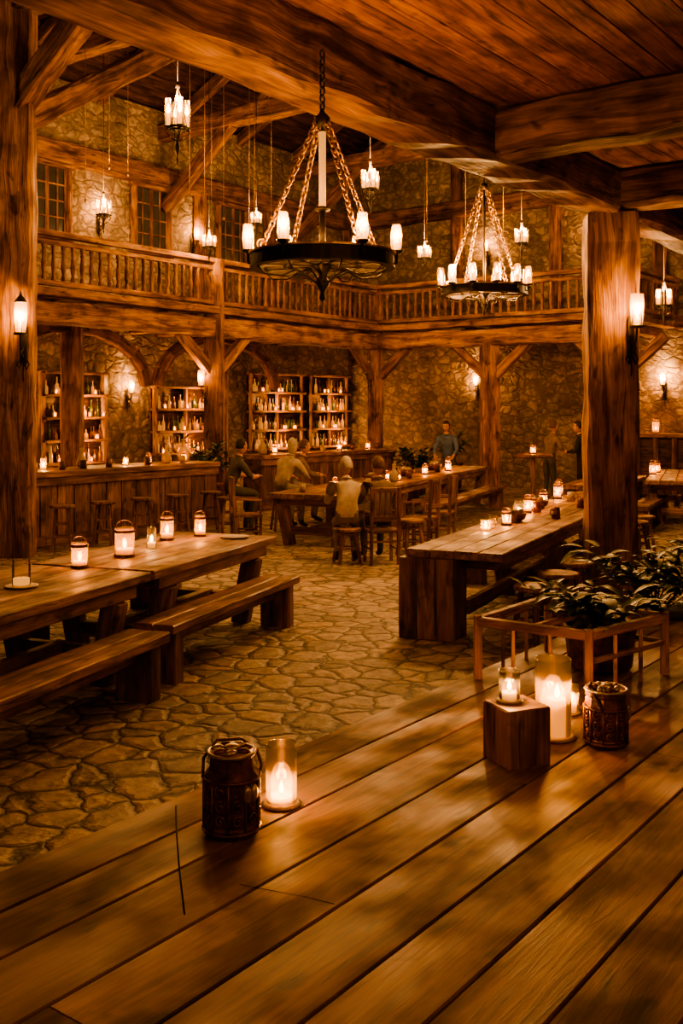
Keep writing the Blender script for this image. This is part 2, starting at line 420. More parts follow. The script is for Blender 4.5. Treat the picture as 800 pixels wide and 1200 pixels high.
# ---------------------------------------------------------------- deck
DZ=.6
b=MB()
offs=[0,.22,.43,.70,.96,1.22,1.45,1.67,1.92,2.16,2.4,2.65,2.9,3.15,3.4,3.7,4.0,4.3,4.6,4.9,5.2,5.5,5.8]
edges=[11.52+o for o in offs]
random.seed(3)
for i,(a,c) in enumerate(zip(edges,edges[1:])):
    cuts=[-27,-24+rr(-1,1),-17+rr(-3.2,6)]
    if i in(0,1): cuts=[-27,-23.0-.6*i,-19.9+i*.5]
    cuts.append(-9.8)
    for s0,s1 in zip(cuts,cuts[1:]):
        b.beam(Hh(s0+.003,(a+c)/2,DZ-.04+rr(-.0015,0)),Hh(s1-.003,(a+c)/2,DZ-.04),c-a-.008,.08,WD,.0008,.5,.004)
b.beam(Hh(-26.9,14.4,DZ-.1),Hh(-9.9,14.4,DZ-.1),5.6,.03,GAP,0,20,.002)
b.beam(Hh(-26.9,11.6,DZ-.3),Hh(-9.8,11.6,DZ-.3),.08,.42,WK,.004,.5)
b.beam(Hh(-9.85,11.6,DZ-.3),Hh(-9.85,17.3,DZ-.3),.08,.42,WK,.004,.5)
for k in range(9):
    for n in (11.7,14.4,17.1): b.beam(Hh(-26+k*2,n,0),Hh(-26+k*2,n,.5),.14,.14,WK,.004,.5)
b.tube([(-.585,3.62,DZ),(-.54,3.36,DZ),(-.49,3.1,DZ),(-.435,2.84,DZ)],.0028,GAP,4)
b.tube([(-.30,3.02,DZ-.0005),(-.2,2.98,DZ-.0005),(-.1,2.94,DZ-.0005),(-.02,2.9,DZ-.0005)],.0014,GAP,4)
b.done('wooden_deck')
random.seed(11)

# ---------------------------------------------------------------- furniture
def table(L,W,H=.78,tops=4,block=False,ang=0):
    b=MB(); t=.07; w=W/tops
    for i in range(tops):
        y=-W/2+w*(i+.5); b.beam((-L/2+rr(0,.03),y,H-t/2),(L/2-rr(0,.03),y,H-t/2),w-.006,t,WT,.002,.35,.008)
    b.beam((-L/2+.15,W/2-.07,H-t-.05),(L/2-.15,W/2-.07,H-t-.05),.05,.1,WT,.002,.5)
    b.beam((-L/2+.15,-W/2+.07,H-t-.05),(L/2-.15,-W/2+.07,H-t-.05),.05,.1,WT,.002,.5)
    k=max(2,int(L/2.2)+1)
    for i in range(k):
        x=-L/2+.35+(L-.7)*i/(k-1)
        b.beam((x,-W/2+.08,H-t-.06),(x,W/2-.08,H-t-.06),.12,.12,WT,.004,.4)
        if block and i==0: continue
        for sg in (-1,1): b.beam((x,sg*(W/2-.1),H-t-.1),(x,sg*(W/2-.22),0),.12,.17,WT,.005,.2)
        b.beam((x,-W/2+.2,.22),(x,W/2-.2,.22),.09,.12,WT,.004,.4)
    b.beam((-L/2+.35,0,.24),(L/2-.35,0,.24),.08,.12,WT,.004,.5)
    if block:
        for q in range(3): b.box((-L/2+.16,W/2-.20-.17+.17*q,(H-t)/2),(.38,.166,H-t-.01),WT,.004,.01,.2)
    return b
def bench(L,W=.34,H=.45):
    b=MB()
    b.beam((-L/2,-W/4,H-.035),(L/2,-W/4,H-.035),W/2-.004,.07,WT,.003,.3,.01)
    b.beam((-L/2,W/4,H-.035),(L/2,W/4,H-.035),W/2-.004,.07,WT,.003,.3,.01)
    for x in (-L/2+.14,L/2-.14):
        b.box((x,0,(H-.07)/2),(.14,W-.06,H-.07),WT,.004,.012,.2)
    b.beam((-L/2+.1,0,H-.13),(L/2-.1,0,H-.13),.06,.1,WT,.003,.5)
    return b
def stool(H=.65,r=.17):
    b=MB()
    b.lathe([(r*.9,H-.045),(r,H-.035),(r,H-.01),(r*.94,H)],(0,0,0),WT,16,False)
    for i in range(4):
        a=math.pi/4+i*math.pi/2
        b.beam((r*.62*math.cos(a),r*.62*math.sin(a),H-.04),(r*1.05*math.cos(a),r*1.05*math.sin(a),0),.04,.04,WT,.001,.3)
    for z in (.2,.38):
        q=r*(1.05-(.43*z/H))*.97
        for i in range(4):
            a=math.pi/4+i*math.pi/2;c=a+math.pi/2
            b.beam((q*math.cos(a),q*math.sin(a),z),(q*math.cos(c),q*math.sin(c),z),.022,.022,WT,0,.5)
    return b
def chair():
    b=MB(); H=.45
    b.box((0,0,H-.02),(.42,.42,.04),WT,.001,.008)
    for x in (-.18,.18):
        b.beam((x,.18,0),(x,.18,H-.03),.04,.04,WT,.001,.3)
        b.beam((x,-.18,0),(x,-.23,1.0),.04,.045,WT,.001,.2)
        b.beam((x,.18,.2),(x,-.18,.2),.025,.025,WT,0,.5)
        b.beam((x,.2,.66),(x,-.2,.68),.04,.03,WT,0,.5); b.beam((x,.18,H),(x,.18,.66),.03,.03,WT,0,.5)
    for z in (.6,.96): b.beam((-.19,-.21,z),(.19,-.21,z),.035,.07,WT,.001,.3)
    for i in range(5):
        x=-.14+i*.07; b.beam((x,-.2,.6),(x,-.225,.96),.018,.03,WT,0,.5)
    b.beam((-.18,.18,.25),(.18,.18,.25),.025,.025,WT,0,.5); b.beam((-.18,-.19,.3),(.18,-.19,.3),.025,.025,WT,0,.5)
    return b
a1=Vector((.345,.939,0)).normalized(); p1=Vector((-a1.y,a1.x,0)); y1=math.atan2(a1.y,a1.x)
cr=Vector((-.62,9.89,0)); W1=1.12
for t0,t1 in ((0,2.3),(2.33,5.1)):
    c=cr-a1*((t0+t1)/2)+p1*(W1/2); table(t1-t0,W1,.78,4).done('trestle_table',c,y1)
br=Vector((-.342,9.54,0))
c=br-a1*1.18+p1*.22; bench(2.36).done('wooden_bench',c,y1)
c=br-a1*3.9+p1*.14; bench(2.7).done('wooden_bench',c,y1)
c=cr-a1*.95+p1*(W1+.32); bench(2.1).done('wooden_bench',c,y1)
c=cr-a1*3.7+p1*(W1+.32); bench(2.5).done('wooden_bench',c,y1)
a2=Vector((.425,.905,0)).normalized(); r2=Vector((a2.y,-a2.x,0)); y2=math.atan2(a2.y,a2.x); W2=.88; L2=7.0
c2=Vector((.56,9.0,0))+a2*L2/2+r2*W2/2
table(L2,W2,.78,4,True).done('trestle_table',c2,y2)
for p in ((1.66,8.75),(2.0,9.45),(2.32,10.12),(3.3,12.4),(3.62,13.1),(3.95,13.8),(4.25,14.5)): stool(.5,.19).done('wooden_stool',(p[0],p[1],0),R())
q=Vector((.56,9,0))+a2*4.4-r2*.32; bench(3.2).done('wooden_bench',q,y2)
a3=Vector((.385,.923,0)).normalized(); r3=Vector((a3.y,-a3.x,0)); y3=math.atan2(a3.y,a3.x); W3=1.2; L3=8.3
c3=Vector((-1.1,14.9,0))+a3*L3/2+r3*W3/2
table(L3,W3,.78,4).done('trestle_table',c3,y3)
q=Vector((-1.1,14.9,0))+a3*5.0+r3*(W3+.42); bench(4.6).done('wooden_bench',q,y3)
q=Vector((-1.1,14.9,0))+a3*5.6-r3*.38; bench(4.6).done('wooden_bench',q,y3)
chair().done('wooden_armchair',(-1.42,15.3,0),math.radians(-75))
chair().done('wooden_armchair',(.52,13.35,0),math.radians(12))
chair().done('wooden_armchair',(1.15,14.9,0),math.radians(65))
chair().done('wooden_armchair',(1.5,15.7,0),math.radians(70))
stool(.5,.19).done('wooden_stool',(.95,14.05,0),.4)
c4=Vector((6.3,19.2,0)); table(3.6,1.0,.78,4).done('trestle_table',c4,y2+.1)
bench(2.4).done('wooden_bench',(6.35,17.1,0),y2+.1); bench(2.4).done('wooden_bench',(5.4,19.5,0),y2+.1)
c5=Vector((4.6,17.8,0)); table(3.0,.9,.78,4).done('trestle_table',c5,y2); bench(2.4).done('wooden_bench',(5.25,17.5,0),y2); bench(2.4).done('wooden_bench',(3.95,18.2,0),y2)
for t in (0,.75,1.5,2.25,3.0):
    stool(.65,.18).done('bar_stool',(-3.96+.6*t,14.53+.8*t,0),R())
def bar(s0,s1,n,depth,H,name='bar_counter'):
    b=MB(); b.beam(Hh(s0,n-depth/2,H-.045),Hh(s1,n-depth/2,H-.045),depth+.12,.09,WT,.004,.4,.012)
    nb=int((s1-s0)/.3)
    b.beam(Hh(s0,n-depth/2,(H-.1)/2),Hh(s1,n-depth/2,(H-.1)/2),depth-.1,H-.1,WK,0,5,.004)
    for i in range(nb): 
        s=s0+(s1-s0)*(i+.5)/nb
        b.beam(Hh(s,n-.04,.1),Hh(s,n-.04,H-.12),(s1-s0)/nb-.02,.03,WT,.002,.6,up=V)
    b.beam(Hh(s0,n,.08),Hh(s1,n,.08),.06,.16,WT,.003,.6); b.beam(Hh(s0,n,H-.15),Hh(s1,n,H-.15),.05,.12,WT,.003,.6)
    return b.done(name)
bar(-11.9,-7.6,1.93,.75,1.1); bar(-5.3,-.6,.95,.55,1.1)
b=MB()
cb=[(5.9,24.2),(8.9,22.0)]
b.beam((*cb[0],1.42),(*cb[1],1.42),.8,.09,WT,.004,.4); b.beam((*cb[0],.7),(*cb[1],.7),.65,1.36,WK,0,4)
for i in range(10):
    f=i/9; b.beam((cb[0][0]+3*f-.2,cb[0][1]-2.2*f-.3,.05),(cb[0][0]+3*f-.2,cb[0][1]-2.2*f-.3,1.36),.1,.06,WT,.002,.6)
b.done('serving_counter')
b=MB(); b.lathe([(.4,1.0),(.42,1.02),(.42,1.05),(.4,1.07)],(0,0,0),WT,20,False); b.lathe([(.22,0),(.2,.04),(.05,.08),(.05,1.0)],(0,0,0),WT,10,False); b.done('pedestal_table',(4.0,21.4,0))

def shelf(s0,s1,z0,z1,k,pl=0.0):
    b=MB(); n=-2.72
    b.beam(Hh(s0,n-.16,(z0+z1)/2),Hh(s1,n-.16,(z0+z1)/2),.03,z1-z0,WK,0,9,.002)
    for s in (s0,(s0+s1)/2,s1): b.beam(Hh(s,n,z0),Hh(s,n,z1),.07,.32,WT,.003,.5)
    for i in range(k+1):
        z=z0+(z1-z0)*i/k; b.beam(Hh(s0,n,z),Hh(s1,n,z),.34,.05,WT,.003,.5)
    b.done('bottle_shelf')
    b=MB()
    for i in range(k):
        z=z0+(z1-z0)*i/k+.027
        for row in (-.06,.06):
            s=s0+.12+rr(0,.08)
            while s<s1-.1:
                if abs(s-(s0+s1)/2)>.08:
                    p=Hh(s,n+row+rr(-.02,.02),z); h=rr(.2,.38)*min(1,(z1-z0)/k/.45); r=rr(.032,.05)
                    b.lathe([(r*.9,0),(r,.01),(r,h*.5),(r*.3,h*.68),(r*.27,h*.95),(r*.36,h)],p,random.choice([BOT,BOT2,BOT2,BOT3,BOT]),8)
                s+=rr(.12,.2)
    b.done('liquor_bottles')
    b=MB()
    for i in range(k):
        z=z0+(z1-z0)*i/k+.027
        for q in range(max(2,int((s1-s0)*2.0))):
            p=Hh(rr(s0+.1,s1-.1),n+.14,z)
            b.lathe([(.035,0),(.04,.10)],p,GLA,8,cap=False); b.flame((p.x,p.y,p.z+.01),.09,FLs)
    o=b.done('votive_candles')
    for i in range(0,k,2):
        z=z0+(z1-z0)*(i+.55)/k; light(o,Hh((s0+s1)/2+rr(-.2,.2),n+.4,z),pl,.06,(1,.42,.11))
shelf(-7.75,-6.15,.9,2.75,4,10); shelf(-1.5,.5,1.0,2.9,4,9); shelf(.9,2.5,1.0,2.9,4,8); shelf(-4.7,-2.8,1.0,2.5,3,10)
shelf(-11.2,-9.3,1.0,2.6,4,10)

# ---------------------------------------------------------------- lamps
def lamp_glass(b,c,r,h,f=None):
    c=Vector(c)
    b.lathe([(r*.55,-.02),(r*1.1,-.012),(r*1.15,0),(r*.6,.004)],c,IR,10)
    b.lathe([(r*.5,0),(r*.5,h*.42),(.002,h*.43)],c,WAXB,10)
    b.lathe([(r*.85,0),(r*1.0,h*.3),(r*1.02,h*.6),(r*.75,h)],c,GL,12,cap=False)
    b.flame((c.x,c.y,c.z+h*.43),h*.42,f)
def chandelier(name,loc,R0,ztop,ncand,lh,pw,hub=1.0,tube_c=True,ph=0,lightper=True,k=None,ex=0):
    b=MB(); r=R0
    b.ring((0,0,0),r,.035*r/.44,.075*r/.44,IR,48); b.ring((0,0,.045*r/.44),r*1.02,.05*r/.44,.012,IRL,48); b.ring((0,0,-.04*r/.44),r*.99,.06*r/.44,.014,IR,48)
    b.ring((0,0,-.02),r*.55,.02,.03,IR,32)
    for i in range(4):
        a=i*math.pi/4+.3; b.beam((r*math.cos(a),r*math.sin(a),-.02),(-r*math.cos(a),-r*math.sin(a),-.02),.025,.025,IR,0,9)
    b.lathe([(.002,-.26*r/.44),(.02,-.24*r/.44),(.012,-.2*r/.44),(.05,-.14*r/.44),(.02,-.09*r/.44),(.07,-.04),(.02,0),(.018,.1)],(0,0,0),IR,10)
    for i in range(8):
        a=i*math.pi/4+.3; dx,dy=math.cos(a),math.sin(a)
        b.tube([(dx*q,dy*q,z*r/.44) for q,z in ((r*.98,-.04),(r*.85,-.09),(r*.6,-.1),(r*.4,-.06),(r*.2,-.1),(.02,-.16))],.006,IR,5)
    hz=hub
    b.lathe([(.03,hz-.06),(.05,hz-.03),(.05,hz),(.02,hz+.03)],(0,0,0),IR,10)
    if tube_c:
        b.lathe([(.02,.0),(.02,hz*.35)],(0,0,0),IR,8); b.lathe([(.045,hz*.35),(.05,hz*.37),(.03,hz*.38)],(0,0,0),IR,10)
        b.lathe([(.022,hz*.38),(.022,hz*.9)],(0,0,0),WAX,12); b.lathe([(.008,hz*.9),(.008,hz)],(0,0,0),IR,6)
    else: b.lathe([(.012,0),(.02,hz*.3),(.01,hz*.5),(.02,hz*.7),(.01,hz)],(0,0,0),IR,8)
    for i in range(4):
        a=i*math.pi/2+.3+ph; b.chain((r*math.cos(a),r*math.sin(a),.04),(.04*math.cos(a),.04*math.sin(a),hz-.02),IRL,.055 if lightper else .08,.0065)
        b.torus((r*math.cos(a),r*math.sin(a),.07),.03,.007,IRL,(-math.sin(a),math.cos(a),0),10)
    if ztop-loc[2]>hz+3: b.tube([(0,0,hz),(0,0,ztop-loc[2])],.008,IR,5)
    else: b.chain((0,0,hz),(0,0,ztop-loc[2]),IR,.06,.007)
    pos=[]
    for i in range(ncand):
        a=2*math.pi*i/ncand+.3+ph+math.pi/ncand
        x,y=r*1.08*math.cos(a),r*1.08*math.sin(a)
        b.tube([(r*math.cos(a),r*math.sin(a),-.02),(x,y,-.01),(x,y,.06)],.01,IR,5)
        lamp_glass(b,(x,y,.07),.034*lh/.15,lh); pos.append((x,y,.07+lh*.62))
    o=b.done(name,loc)
    if lightper:
        for p in pos: light(o,p,pw,.03,k=k)
    else:
        for q in (0,ncand//2): light(o,(pos[q][0],pos[q][1],pos[q][2]+.05),pw*ncand/2,.1,k=k)
    return o
chandelier('added_fill_chandelier',(-.12,6.42,2.93),.43,4.25,6,.16,7,.90,True,.25,k=2.4)
chandelier('added_fill_chandelier',(1.81,13,3.5),.52,11.8,12,.22,15,1.35,False,.1,False)
chandelier('added_fill_chandelier',(-1.5,-1.6,3.2),.5,4.5,8,.16,14,.9,True,.2,False,k=.75)  # unseen chandelier, added behind the camera to light the deck
chandelier('added_fill_chandelier',(2.6,1.0,3.45),.5,4.5,8,.16,12,.8,True,.2,False,k=1.0)  # also added out of view, to brighten the deck

def pendant(X,d,z,w,h,pw,ztop=9.0,n=4,tail=True):
    """small cluster lantern: glass chimneys on an iron crown, hung on a wire"""
    b=MB(); r=w/2*.62
    b.ring((0,0,0),r,.015,.03,IR,20); b.ring((0,0,-.03),r*.8,.02,.015,IR,16)
    for i in range(n):
        a=2*math.pi*i/n+.4; q=(r*math.cos(a),r*math.sin(a),.01); lamp_glass(b,q,w*.12,h*.45)
        b.beam((0,0,0),(q[0],q[1],0),.015,.015,IR,0,9)
        b.tube([(q[0],q[1],0),(q[0]*1.3,q[1]*1.3,-.05),(q[0]*.7,q[1]*.7,-.12),(0,0,-.16)],.007,IR,5)
    b.lathe([(.001,-.6*h if tail else -.22),(.014,-.54*h if tail else -.2),(.006,-.46*h if tail else -.18),(.03,-.3*h),(.012,-.2*h),(.04,-.03),(.012,0),(.01,h*.62),(.03,h*.66),(.008,h*.75)],(0,0,0),IR,8)
    for i in range(3):
        a=2*math.pi*i/3; b.tube([(r*math.cos(a),r*math.sin(a),0),(0,0,h*.75)],.004,IR,4)
    b.tube([(0,0,h*.7),(0,0,ztop-z)],.006,IR,4)
    o=b.done('hanging_candle_lantern',(X,d,z)); light(o,(0,-.02,h*.52),pw,.08)
    return o
pendant(-1.92,12,5.3,.36,.72,50,9.5)
pendant(-4.18,18,5.42,.32,.55,55)
pendant(-2.52,19.5,5.09,.34,.5,48)
pendant(.42,15,5.22,.34,.6,55)
pendant(1.62,20,4.95,.36,.5,65)
pendant(3.25,18.5,5.0,.34,.55,75)
pendant(4.72,15,3.52,.34,.5,50,8.5)
pendant(-1.79,21.5,5.9,.3,.5,45)
pendant(-7.7,14,5.27,.4,.7,60)
b=MB()
for (X,d,z1) in ((-4.25,17,5.5),(-4.08,18,6.3),(-3.96,19,6.4),(-2.37,16,5.2),(-2.27,17,5.1),(-2.41,19,5.3),(-2.07,18,5.4),(-1.71,19,5.4),(-1.7,20,5.6),(-1.37,20,5.8),(2.3,19,4.4),(3.0,19,4.8),(1.75,21,5.5)):
    b.tube([(X,d,z1),(X,d,10.2)],.005,IRL,4); b.lathe([(.001,0),(.02,.02),(.02,.06),(.001,.09)],(X,d,z1-.08),IRL,6)
b.done('suspension_wires')

def sconce(loc,yaw,sc=1.0,pw=8,glow=None):
    b=MB(); b.M=Matrix.Scale(sc,4)
    b.lathe([(.001,-.22),(.03,-.18),(.035,.0),(.03,.12),(.001,.16)],(0,.012,0),IR,10,ry=.3)
    b.tube([(0,0,-.02),(0,.06,-.08),(0,.12,-.06),(0,.14,.02),(0,.14,.06)],.009,IR,6)
    b.tube([(0,.02,-.1),(0,.08,-.16),(0,.12,-.12),(0,.09,-.08)],.007,IR,6)
    b.tube([(0,.02,-.16),(.03,.05,-.24),(.05,.04,-.2),(.03,.03,-.16)],.007,IR,6)
    b.tube([(0,.02,-.16),(-.03,.05,-.24),(-.05,.04,-.2),(-.03,.03,-.16)],.007,IR,6)
    b.tube([(0,.02,-.2),(0,.03,-.3),(0,.01,-.34)],.006,IR,6)
    b.ring((0,.14,.05),.05,.012,.014,IR,16)
    for i in range(4):
        a=i*math.pi/2+.4; b.tube([(.048*math.cos(a),.14+.048*math.sin(a),.05),(.052*math.cos(a),.14+.052*math.sin(a),.2)],.003,IR,4)
    b.lathe([(.02,.05),(.05,.06),(.03,.065)],(0,.14,0),IR,10)
    b.lathe([(.02,.06),(.02,.13),(.001,.132)],(0,.14,0),WAXB,10)
    b.lathe([(.042,.062),(.052,.16),(.056,.26),(.05,.31)],(0,.14,0),GL,14,cap=False)
    if glow: b.lathe([(.056,.31),(.03,.35),(.012,.37),(.001,.41)],(0,.14,0),IR,10,cap=False)
    b.flame((0,.14,.132),.11)
    o=b.done('wall_sconce',loc,yaw); light(o,(0,.16*sc,.2*sc),pw,.03)
    return o
sconce((PR.x+.14,PR.y-.25,2.78),math.radians(186),1.3,12)
sconce((PL.x+.2,PL.y-.25,2.92),math.radians(186),1.6,15,True)
yV=math.atan2(V.y,V.x)-math.pi/2; yU=math.atan2(-U.y,-U.x)-math.pi/2
for s,n,z,p,c in ((-8.9,-2.98,2.3,18,1.2),(-5.3,-2.98,2.3,18,1.1),(-3.3,-2.98,5.9,14,1.2),(-6.1,-2.98,6.0,14,1.2)):
    sconce(Hh(s,n,z),yV,c,p)
for s,n,z,p,c in ((2.98,6.1,2.5,30,1.2),(2.98,1.2,2.55,24,1.1),(2.98,10.2,2.5,30,1.2),(2.98,4.5,6.1,22,1.2),(2.98,1.5,6.0,18,1.2),(2.98,8,5.8,26,1.2),(2.98,11,5.6,26,1.2)):
    sconce(Hh(s,n,z),yU,c,p)
sconce(Hh(-5.69-.2,.02,2.4),yU,1.2,12); sconce(Hh(-.2,0,2.8),yU,1.2,12)

# ---------------------------------------------------------------- candles on tables
def jar(loc,r,h,kind='amber',pw=2.0,flame=.05,name='candle_jar'):
    b=MB(); g={'amber':GLA,'clear':GLC,'frost':GLF}[kind]; r*=.9; h*=.9
    b.lathe([(r*.9,0),(r,.006),(r,h*.82),(r*.93,h*.93),(r*.97,h)],(0,0,0),g,20,cap=False)
    b.lathe([(r*.97,h),(r*1.0,h+.004),(r*.94,h+.004)],(0,0,0),g,20,cap=False)
    b.lathe([(r*.86,.004),(r*.88,h*.28),(r*.8,h*.3),(.002,h*.29)],(0,0,0),WAX,16)
    b.tube([(0,0,h*.29),(0,.002,h*.29+.015)],.0015,GAP,4)
    if pw>0: b.flame((0,0,h*.3),flame*1.3,FL)
    if kind=='amber':
        b.ring((0,0,h*.9),r*1.0,.01,.02,TIN,20); b.ring((0,0,.012),r*1.02,.01,.024,TIN,20)
        b.torus((0,0,h*.98),r*.95,.004,TIN,(0,1,0),14)
    o=b.done(name,loc)
    if pw>0: light(o,(0,0,h*.3+flame*.8),pw,.02,k=1.7)
    return o
tz=.781
jar((-2.2,7.04,tz+.012),.07,.19,'clear',0,name='glass_tumbler')
b=MB(); b.lathe([(.05,0),(.11,.004),(.115,.012),(.1,.01)],(0,0,0),CER,20); b.done('saucer',(-2.2,7.04,tz))
jar((-2.02,7.9,tz),.07,.21,'amber',2.5); jar((-1.8,8.5,tz),.09,.26,'amber',3.5,.06); jar((-1.67,9.0,tz),.045,.2,'clear',1.5,.05,'votive_glass')
jar((-1.63,9.57,tz),.07,.24,'amber',3,.06); jar((-1.36,9.85,tz),.06,.22,'amber',2.5,.05)
b=MB(); b.lathe([(.05,0),(.13,.006),(.14,.016),(.12,.012)],(0,0,0),CER,20); b.done('dinner_plate',(-1.02,9.75,tz))
for x,y,r,h,k,lt in ((1.45,10.3,.06,.12,'frost',1),(1.55,10.55,.04,.10,'frost',0),(1.74,10.8,.055,.16,'amber',1),(1.62,10.95,.05,.09,'clear',0),(2.0,11.55,.06,.2,'clear',1),(2.02,11.9,.04,.12,'frost',0),(2.3,12.4,.06,.16,'amber',1),(2.2,12.1,.05,.2,'amber',1),(2.6,13.2,.06,.16,'amber',1),(2.75,13.45,.04,.14,'clear',0),(2.95,14.0,.06,.22,'amber',1),(3.1,14.6,.06,.2,'amber',1)):
    jar((x,y,tz),r,h,k,2.8*lt)
def atT3(t,w): return Vector((-1.1,14.9,tz))+a3*t+r3*w
for t,w,r,h in ((3.2,.9,.06,.16),(3.4,.65,.05,.14),(5.0,.8,.06,.18),(6.2,.9,.06,.2),(6.8,.7,.06,.18),(7.5,.5,.06,.2),(1.4,.5,.05,.14)):
    jar(atT3(t,w),r,h,'amber',4.5)
for k in range(4): jar(c4+Vector((rr(-.5,.3),rr(-1,1),tz)),.07,rr(.18,.26),'amber',4)
for k in range(2): jar(c5+a2*rr(-1.2,1.2)+Vector((0,0,tz)),.06,rr(.16,.22),'amber',4)
for s,k in ((-11.6,0),(-11.0,1),(-9.4,1),(-8.9,0),(-8.1,0)):
    jar(Hh(s,1.6,1.101),.05,rr(.14,.2),'amber' if k==0 else 'frost',3)
for s in (-4.6,-3.6,-2.4,-1.3): jar(Hh(s,.68,1.101),.06,rr(.14,.2),'amber',3.5)
for k in range(3):
    jar((6.3+k*.8,23.75-k*.6,1.466),.09,.34,'amber',5)
jar((4.0,21.4,1.071),.07,.2,'amber',4)
def flagon(loc,sc=1):
    b=MB(); b.M=Matrix.Scale(sc,4)
    b.lathe([(.05,0),(.075,.02),(.085,.08),(.06,.16),(.03,.2),(.028,.28),(.04,.3)],(0,0,0),CER,14); b.tube([(.03,0,.26),(.08,0,.24),(.1,0,.17),(.075,0,.1)],.009,CER,6)
    return b.done('stoneware_flagon',loc,R()*6)
def mug(loc,m=None):
    m=m or random.choice([CER,TIN,WK]); b=MB(); b.lathe([(.05,0),(.045,.13),(.04,.13),(.04,.02)],(0,0,0),m,14); b.tube([(.044,0,.11),(.08,0,.10),(.085,0,.05),(.046,0,.03)],.008,m,6); return b.done('drinking_mug',loc,R()*6)
def basket(loc,sc=1):
    b=MB(); b.M=Matrix.Scale(sc,4)
    b.lathe([(.07,0),(.12,.03),(.14,.1),(.13,.1),(.1,.03)],(0,0,0),TIN,16)
    for i in range(7): b.ball((rr(-.07,.07),rr(-.07,.07),.09+rr(0,.03)),.035,CER,8,6)
    return b.done('serving_bowl',loc)
flagon(Hh(-7.9,1.4,1.1),1.3); flagon(Hh(-10.2,1.5,1.1)); flagon(Hh(-5.0,.7,1.1),1.2); flagon(Hh(-8.5,1.6,1.1))
for s in (-11.3,-10.8,-10.4,-9.9,-9.1,-8.3): mug(Hh(s,1.78,1.1))
for s in (-4.9,-4.1,-3.1,-2.0,-1.0): mug(Hh(s,.75,1.1))
for t,w in ((.4,.4),(.9,.8),(2.2,.35),(2.6,.8),(4.1,.4),(5.8,.8),(3.8,.9),(7.0,.3),(1.8,.9),(4.9,.3)): mug(atT3(t,w))
for t,w in ((2.4,.3),(3.0,.62),(3.6,.25),(4.4,.6),(5.2,.3),(6.2,.5)): mug(Vector((.56,9.0,.781))+a2*t+r2*w)
basket(atT3(2.9,.55),1.1); basket(atT3(6.5,.5),1.2); basket((1.9,11.2,.781),.9); flagon(atT3(3.0,.9)); basket((2.45,12.75,.781),.9)
basket(atT3(4.5,.6),1.2)

# ---------------------------------------------------------------- foreground objects on deck
def tin_lantern(loc,r,h,yaw,drum=False):
    b=MB(); n=10
    if drum: prof=[(r*.88,0),(r*.98,.008),(r*.98,.03),(r*.93,.036),(r*1.0,h*.5),(r*1.0,h*.7),(r*.92,h*.84),(r*.96,h*.86),(r*.96,h*.93),(r*.9,h*.96),(r*.84,h*.93),(.01,h*.92)]
    else: prof=[(r*.9,0),(r*1.0,.008),(r*1.0,.03),(r*.94,.036),(r*.97,h*.35),(r*1.0,h*.6),(r*1.03,h*.63),(r*1.0,h*.68),(r*.82,h*.74),(r*.78,h*.8),(r*.78,h*.88),(r*.84,h*.9),(r*.84,h*.94),(r*.68,h*.96),(.01,h*.965)]
    b.lathe(prof,(0,0,0),TIN,n,False)
    for i in range(n):
        a=2*math.pi*i/n; b.tube([(r*1.0*math.cos(a),r*1.0*math.sin(a),z) for z in (.02,h*.3,h*.64)],.0045,TIN,5)
    for i in range(n):
        a=2*math.pi*(i+.5)/n; c=Vector((math.cos(a),math.sin(a),0)); t=Vector((-c.y,c.x,0)); q=r*.93
        for kk in range(3):
            z0=h*(.14+.17*kk)
            pts=[c*(q+.004)+t*(.2*r*math.cos(k*.9+kk)*(1-k/12))+Vector((0,0,z0+h*.08+h*.08*math.sin(k*.9+kk)*(1-k/12))) for k in range(10)]
            b.tube(pts,.0042,TIN,5)
    top=h*(.96 if drum else .94)
    b.torus((0,0,top-.002),r*(.93 if drum else .82),.007,SILV,(0,0,1),24); b.torus((0,0,h*.66),r*1.02,.005,TIN,(0,0,1),24); b.torus((0,0,.02),r*1.01,.006,TIN,(0,0,1),24)
    for i in range(7):
        a=i*2*math.pi/7; b.ball((r*.5*math.cos(a),r*.5*math.sin(a),top+.004),(r*.26,r*.16,.014),SILV if i%2 else TIN,8,5)
    b.ball((0,0,top+.01),(.03,.025,.014),SILV,8,6)
    for a in (-1.2,-.9):
        c=Vector((math.cos(a),math.sin(a),0)); b.ball(c*(r*.99)+Vector((0,0,h*.52)),(.016,.016,.03),SILV,8,6)
    b.tube([(r*1.0,0,h*.66),(r*1.12,.02,h*.72),(r*1.02,.05,h*.86),(r*.5,.07,h*.99),(-r*.4,.07,h*1.0),(-r*.95,.03,h*.85),(-r*1.03,0,h*.66)],.0055,TIN,6)
    return b.done('embossed_tin_lantern',loc,yaw)
tin_lantern((-.364,3.40,DZ),.094,.285,.3)
tin_lantern((1.105,4.28,DZ),.09,.245,1.2,True)
